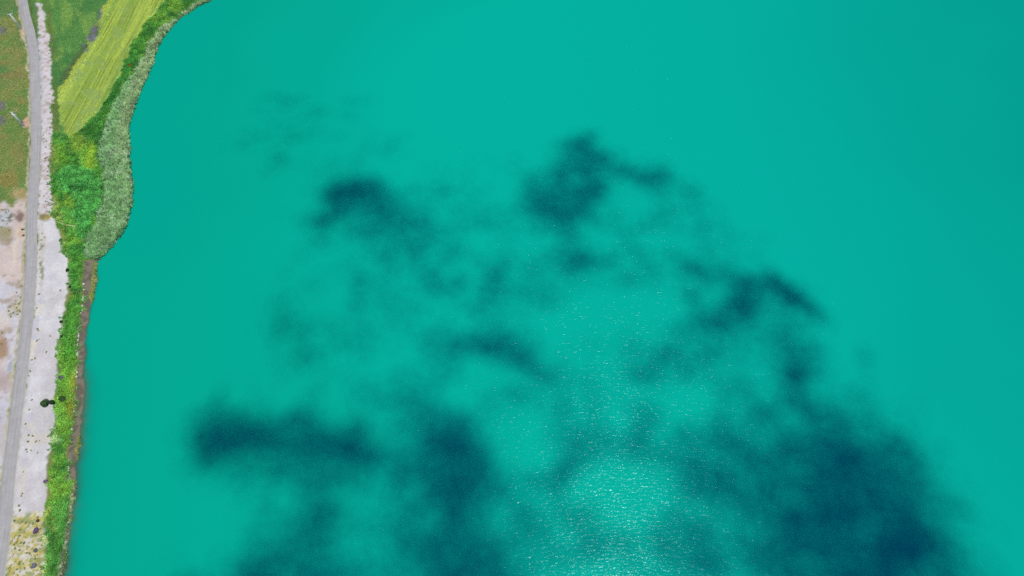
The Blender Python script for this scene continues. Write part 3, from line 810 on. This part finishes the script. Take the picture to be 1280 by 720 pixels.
STRIP = [(61, 67), (64, 72), (64, 94), (62, 118), (65, 126), (63, 141), (66, 104), (60, 150), (66, 150), (63, 160)] + \
        [(float(a), float(b)) for a, b in zip(np.random.default_rng(5).normal(62, 4, 44).clip(53, 69), np.random.default_rng(6).uniform(162, 268, 44))]
small_things('weed_tuft', dtuft, M_LEAF, STRIP, 'dark green weed tuft on the whitish stony strip by the meadow', 'weed', 'weed tufts on the stony strip')
LEFT = [(21, 366), (23, 370), (19, 376), (24, 380), (21, 385), (25, 389), (22, 393), (13, 384), (11, 389), (17, 391), (14, 396), (27, 358), (26, 372), (2, 262), (8, 266), (14, 272), (5, 276), (11, 264), (9, 280), (2, 284), (7, 290), (12, 288), (3, 416), (7, 424), (2, 430)]
small_things('weed_tuft', tuft, M_LEAF, LEFT, 'weed tuft on the bare earth left of the road', 'weed', 'weed tufts on the bare earth left of the road')
yel = [mesh_np('yellow_weed', *leafball(130, .55, .55, .12, lin((160, 162, 104)), lin((206, 200, 136)), 540 + k, (lin((228, 214, 110)), .4))) for k in range(5)]
g = np.random.default_rng(77)
WEEDY = []
poly = [(18, 648), (54, 646), (55, 680), (52, 726), (6, 726), (12, 690)]
while len(WEEDY) < 110:
    q = (g.uniform(5, 56), g.uniform(645, 726))
    if inside(np.array([q[0]]), np.array([q[1]]), poly)[0] and min([math.dist(q, (b[0], b[1])) for b in BUSHES]) > 4: WEEDY.append(q)
small_things('yellow_weed', yel, M_LEAF, WEEDY[:75], 'yellow flowering weed clump in the weedy gravel at the lower shore', 'weed', 'yellow weed clumps on the gravel')
small_things('weed_tuft', dtuft, M_LEAF, WEEDY[75:], 'green weed tuft between yellow weeds on the lower gravel', 'weed', 'green tufts among the yellow weeds')

def rock_mesh(name, r, flat, seed):
    import bmesh
    bm = bmesh.new(); bmesh.ops.create_icosphere(bm, subdivisions=2, radius=r)
    g = np.random.default_rng(seed); ph = g.random(6) * 6.28
    for v in bm.verts:
        n = v.co.normalized()
        k = 1 + .22 * math.sin(3 * n.x + ph[0]) * math.cos(2.5 * n.y + ph[1]) + .13 * math.sin(6 * n.y + ph[2]) + .1 * math.cos(7 * n.z + ph[3] + 3 * n.x) + g.normal(0, .03)
        v.co = Vector((v.co.x * k, v.co.y * k * .85, v.co.z * k * flat))
    me = bpy.data.meshes.new(name); bm.to_mesh(me); bm.free()
    return me
stones = [rock_mesh('stone', .42, .7, 600 + k) for k in range(5)]
line = [(106.5, 327), (105.5, 338), (105, 346), (104.7, 356), (104.2, 366), (103.8, 374), (102, 386), (100, 398), (98.5, 410), (97.3, 422), (96.4, 434), (96, 446), (95.7, 458), (95.3, 470), (95, 482), (94.6, 494), (93, 508), (91.5, 522), (89.5, 536), (88.3, 550), (87.6, 562), (86.4, 576), (84.6, 590)]
ly = np.concatenate([g.uniform(330, 596, 24), g.normal(372, 9, 9), g.normal(452, 14, 9)])
STONES = [(float(np.interp(t, [p[1] for p in line], [p[0] for p in line]) + g.normal(0, .45)), float(t)) for t in ly]
small_things('stone', stones, M_STONE, STONES, 'whitish stone in the row between the green bank and the brown mud', 'stone', 'white stones along the edge of the bank', .6, .55, 1.25)
STONES2 = [(float(np.interp(t, [605, 650, 720], [91, 85, 76]) + g.normal(0, 1.0)), float(t)) for t in g.uniform(612, 722, 22)]
small_things('stone', stones, M_STONE, STONES2, 'pale stone in the rough strip of the lowest lakeside grass', 'stone', 'pale stones at the lower water edge', .4, .45, 1.0)

def single(name, me, mat, px, py, lab, cat):
    bx_, by_ = (float(q) for q in G(px, py, 1.2))
    z = float(land_z(np.array([bx_]), np.array([by_]))[0])
    return tag(link(name, me, mat, None, (bx_, by_, z)), lab, cat)
single('boulder', rock_mesh('boulder', .62, 1.4, 700), M_DARKROCK, 28.4, 287, 'dark grey boulder at the left road edge on whitish earth', 'boulder')
single('boulder', rock_mesh('boulder', .68, .8, 701), M_REDROCK, 29.3, 294.3, 'rust brown boulder at the left road edge just below the dark one', 'boulder')
pv, pf = bars([((0, 0, -.3), (0, 0, 1.5), .42), ((-.5, 0, 1.2), (.5, 0, 1.2), .22)])
single('marker_post', mesh_np('marker_post', pv, pf), M_WOOD, 97, 284, 'pale wooden marker post at the end of a thin trail in the lush grass', 'post')
# trodden trail to the marker post
tp = [(72, 277.5), (77, 279.5), (83, 281.5), (90, 282.6), (96.3, 283.6)]
tx_, ty_ = G([p[0] for p in tp], [p[1] for p in tp], 1.1)
tc_ = catmull(list(zip(tx_, ty_)), 40)
tt = np.gradient(tc_, axis=0); tt /= np.linalg.norm(tt, axis=1)[:, None]; tn = np.stack([-tt[:, 1], tt[:, 0]], 1)
tz = land_z(tc_[:, 0], tc_[:, 1]) + .35
tv = np.vstack([np.column_stack([tc_ + tn * s, tz - (.05 if s else 0)]) for s in (-.22, 0, .22)])
a = np.arange(39); tf = np.vstack([np.stack([a + j * 40, a + j * 40 + 1, a + (j + 1) * 40 + 1, a + (j + 1) * 40], 1) for j in (0, 1)])
tag(link('footpath', mesh_np('footpath', tv, tf), M_WOOD), 'thin pale trail through the grass to the marker post', 'path', kind='structure')

# ------------------------------------------------------------------ clouds drifting above the lake: their shadows are the dark patches
CL_ALT = 1150.0
BLOBS = [  # where each wisp's shadow lies in the photo: x, y, rx, ry, turn, thickness
 (345, 120, 13, 9, 0, .2), (318, 165, 14, 12, 0, .12), (348, 192, 24, 10, 15, .2), (455, 132, 34, 9, -12, .14), (425, 160, 30, 12, 0, .08), (500, 180, 30, 10, 10, .1),
 (450, 245, 34, 15, 0, 1.25), (424, 262, 26, 13, -42, 1.1), (396, 290, 12, 16, -40, .7), (505, 272, 42, 18, 8, .5), (548, 290, 20, 9, 10, .4), (470, 285, 40, 18, 0, .45), (480, 320, 45, 18, 0, .25), (545, 236, 14, 9, 0, .25),
 (740, 188, 22, 12, 10, .9), (722, 215, 22, 26, 35, 1.1), (704, 250, 36, 24, 25, 1.0), (684, 272, 26, 14, 0, .6), (658, 246, 16, 16, 0, .5), (780, 207, 32, 10, 22, .85), (738, 204, 20, 20, 30, .6), (832, 230, 34, 10, 22, .7), (745, 240, 22, 12, -50, .6),
 (622, 328, 13, 24, 20, .65), (600, 362, 38, 18, 0, .5), (712, 292, 18, 28, 0, .5), (770, 318, 36, 11, -14, .55), (822, 275, 34, 16, -20, .22), (893, 286, 30, 10, 20, .28), (730, 340, 50, 20, 0, .3), (660, 345, 30, 20, 0, .3),
 (926, 374, 17, 22, 10, 1.15), (955, 356, 36, 10, 5, 1.0), (990, 376, 30, 9, 40, 1.2), (1016, 394, 14, 7, 30, .7), (892, 342, 34, 10, 20, .6), (868, 378, 14, 18, 0, .6), (904, 404, 20, 13, 0, .7), (950, 385, 22, 14, 0, .45),
 (602, 430, 48, 13, 16, .75), (570, 442, 30, 20, 0, .4), (658, 462, 30, 11, 16, .5), (642, 500, 34, 16, 0, .3), (790, 438, 50, 18, 0, .3), (742, 508, 10, 26, 0, .5), (802, 520, 18, 22, -20, .5), (860, 450, 40, 22, 0, .3),
 (372, 438, 26, 30, 0, .35), (362, 390, 18, 22, 0, .2), (430, 350, 30, 20, 0, .22), (470, 490, 12, 12, 0, .2), (540, 480, 30, 20, 0, .25),
 (288, 546, 38, 19, 0, 1.3), (335, 552, 34, 17, 14, .55), (270, 506, 8, 26, 15, .5), (254, 550, 14, 30, 0, .7), (238, 592, 14, 12, 0, .35), (370, 524, 16, 14, 0, .8), (402, 562, 54, 20, 0, .8), (455, 560, 40, 18, 10, .6), (425, 600, 70, 20, 0, .45), (300, 592, 50, 18, 0, .5),
 (540, 532, 36, 18, 20, .8), (572, 562, 36, 36, 0, .8), (552, 620, 42, 50, 0, .9), (562, 690, 50, 46, 0, 1.1), (514, 590, 26, 30, 0, .4), (622, 602, 46, 16, 0, .6), (590, 730, 60, 40, 0, .8),
 (392, 664, 30, 40, 20, .7), (350, 712, 46, 34, -20, 1.0), (440, 716, 50, 20, 0, .8), (414, 640, 16, 10, 0, .4), (230, 716, 22, 12, 0, .25), (340, 760, 120, 30, 0, .8),
 (702, 596, 14, 26, 10, .6), (745, 570, 50, 14, -12, .6), (800, 556, 24, 12, 40, .4), (680, 660, 40, 20, 0, .3), (860, 650, 40, 18, 20, .4), (770, 690, 120, 24, 0, .3),
 (994, 462, 22, 24, 0, 1.0), (1004, 505, 40, 28, 0, .7), (1076, 466, 9, 20, 0, .55), (950, 562, 70, 18, 8, .6), (886, 590, 40, 22, 10, .8), (940, 622, 60, 26, 15, .6), (1035, 560, 44, 30, 30, .7), (1080, 600, 50, 44, 0, 1.3), (1060, 655, 86, 56, 0, 1.4), (1110, 616, 22, 26, 20, .9), (1138, 706, 38, 40, 35, 1.0), (990, 700, 70, 30, 0, .5), (900, 706, 60, 26, 0, .4), (944, 520, 40, 18, 0, .5), (980, 420, 26, 24, 0, .45), (1080, 740, 120, 40, 0, 1.3), (1090, 600, 30, 40, -15, .5), (1122, 690, 34, 46, -30, .6), (1075, 625, 60, 50, 20, .7), (1120, 680, 50, 50, 30, .6), (282, 544, 26, 24, 0, .9), (312, 540, 22, 20, 0, .4), (262, 556, 16, 22, 0, .4), (1000, 560, 24, 24, 0, .2),
]
VEIL = [(560, 330, 150, 90, .4), (720, 330, 150, 70, .4), (620, 470, 170, 80, .36), (800, 550, 150, 100, .42), (880, 430, 110, 80, .36), (440, 440, 110, 90, .2),
        (480, 640, 170, 90, .22), (410, 165, 110, 50, .2), (730, 640, 120, 70, .4), (940, 650, 140, 80, .22)]
def cloud_tau(px, py, x, y):
    wx2 = px + 24 * (fbm(x, y, 30, 4, 91) - .5) + 20 * (fbm(x, y, 12, 3, 93) - .5)
    wy2 = py + 24 * (fbm(x, y, 30, 4, 92) - .5) + 20 * (fbm(x, y, 12, 3, 94) - .5)
    t = np.zeros_like(px)
    for cx, cy, a, b, rot, k in BLOBS:
        r = math.radians(rot); dx, dy = wx2 - cx, wy2 - cy
        u = (dx * math.cos(r) + dy * math.sin(r)) / (a * 1.12); v = (-dx * math.sin(r) + dy * math.cos(r)) / (b * 1.12)
        t += k * np.exp(-(u * u + v * v) * .85)
    t = 2.0 * (1 - np.exp(-t / 2.0)) * np.clip(.55 + .6 * t, .55, 1.15)
    for cx, cy, a, b, k in VEIL:                  # the thin veil that ties the wisps together
        t += k * np.exp(-(((wx2 - cx) / a) ** 2 + ((wy2 - cy) / b) ** 2)) * sstep(.38, .68, fbm(x * .8 + y * .5, y * 1.3 - x * .3, 24, 4, 97)) * .85
    t *= .4 + 1.2 * fbm(x * .85 + y * .5, (y * .85 - x * .5) * 1.5, 20, 4, 95)
    return np.maximum(t * 1.27 - .035, 0)

PR = 0.8                                          # radius of one puff, metres
step = 0.62
cxs, cys = np.meshgrid(np.arange(-230, 330, step), np.arange(10, 400, step))
cxs = (cxs + rng.uniform(-.5, .5, cxs.shape) * step).ravel(); cys = (cys + rng.uniform(-.5, .5, cys.shape) * step).ravel()
cpx, cpy = P(cxs, cys, 0)
ok = (cpy < 830) & (cpx > 190) & (cpx < 1260)
cxs, cys, cpx, cpy = cxs[ok], cys[ok], cpx[ok], cpy[ok]
tau = cloud_tau(cpx, cpy, cxs, cys)
pick = rng.random(len(tau)) < tau * 0.95 * step * step / (math.pi * PR * PR)
cxs, cys = cxs[pick], cys[pick]
print('cloud puffs', len(cxs))
alt = CL_ALT + rng.normal(0, 14, len(cxs))
k = alt / SUN_DIR.z
cen = np.stack([cxs + SUN_DIR.x * k, cys + SUN_DIR.y * k, alt], 1)
ico = np.array([(1, 0, 0), (-1, 0, 0), (0, 1, 0), (0, -1, 0), (0, 0, 1), (0, 0, -1)]) * 1.175
icf = np.array([(0, 2, 4), (2, 1, 4), (1, 3, 4), (3, 0, 4), (2, 0, 5), (1, 2, 5), (3, 1, 5), (0, 3, 5)])
cv = (cen[:, None, :] + ico[None] * PR * rng.uniform(.8, 1.25, (len(cen), 1, 1))).reshape(-1, 3)
cf = (icf[None] + 6 * np.arange(len(cen))[:, None, None]).reshape(-1, 3)
tag(link('clouds', mesh_np('clouds', cv, cf, smooth=True), M_CLOUD), 'thin white broken cloud drifting over the lake', 'clouds', kind='stuff')
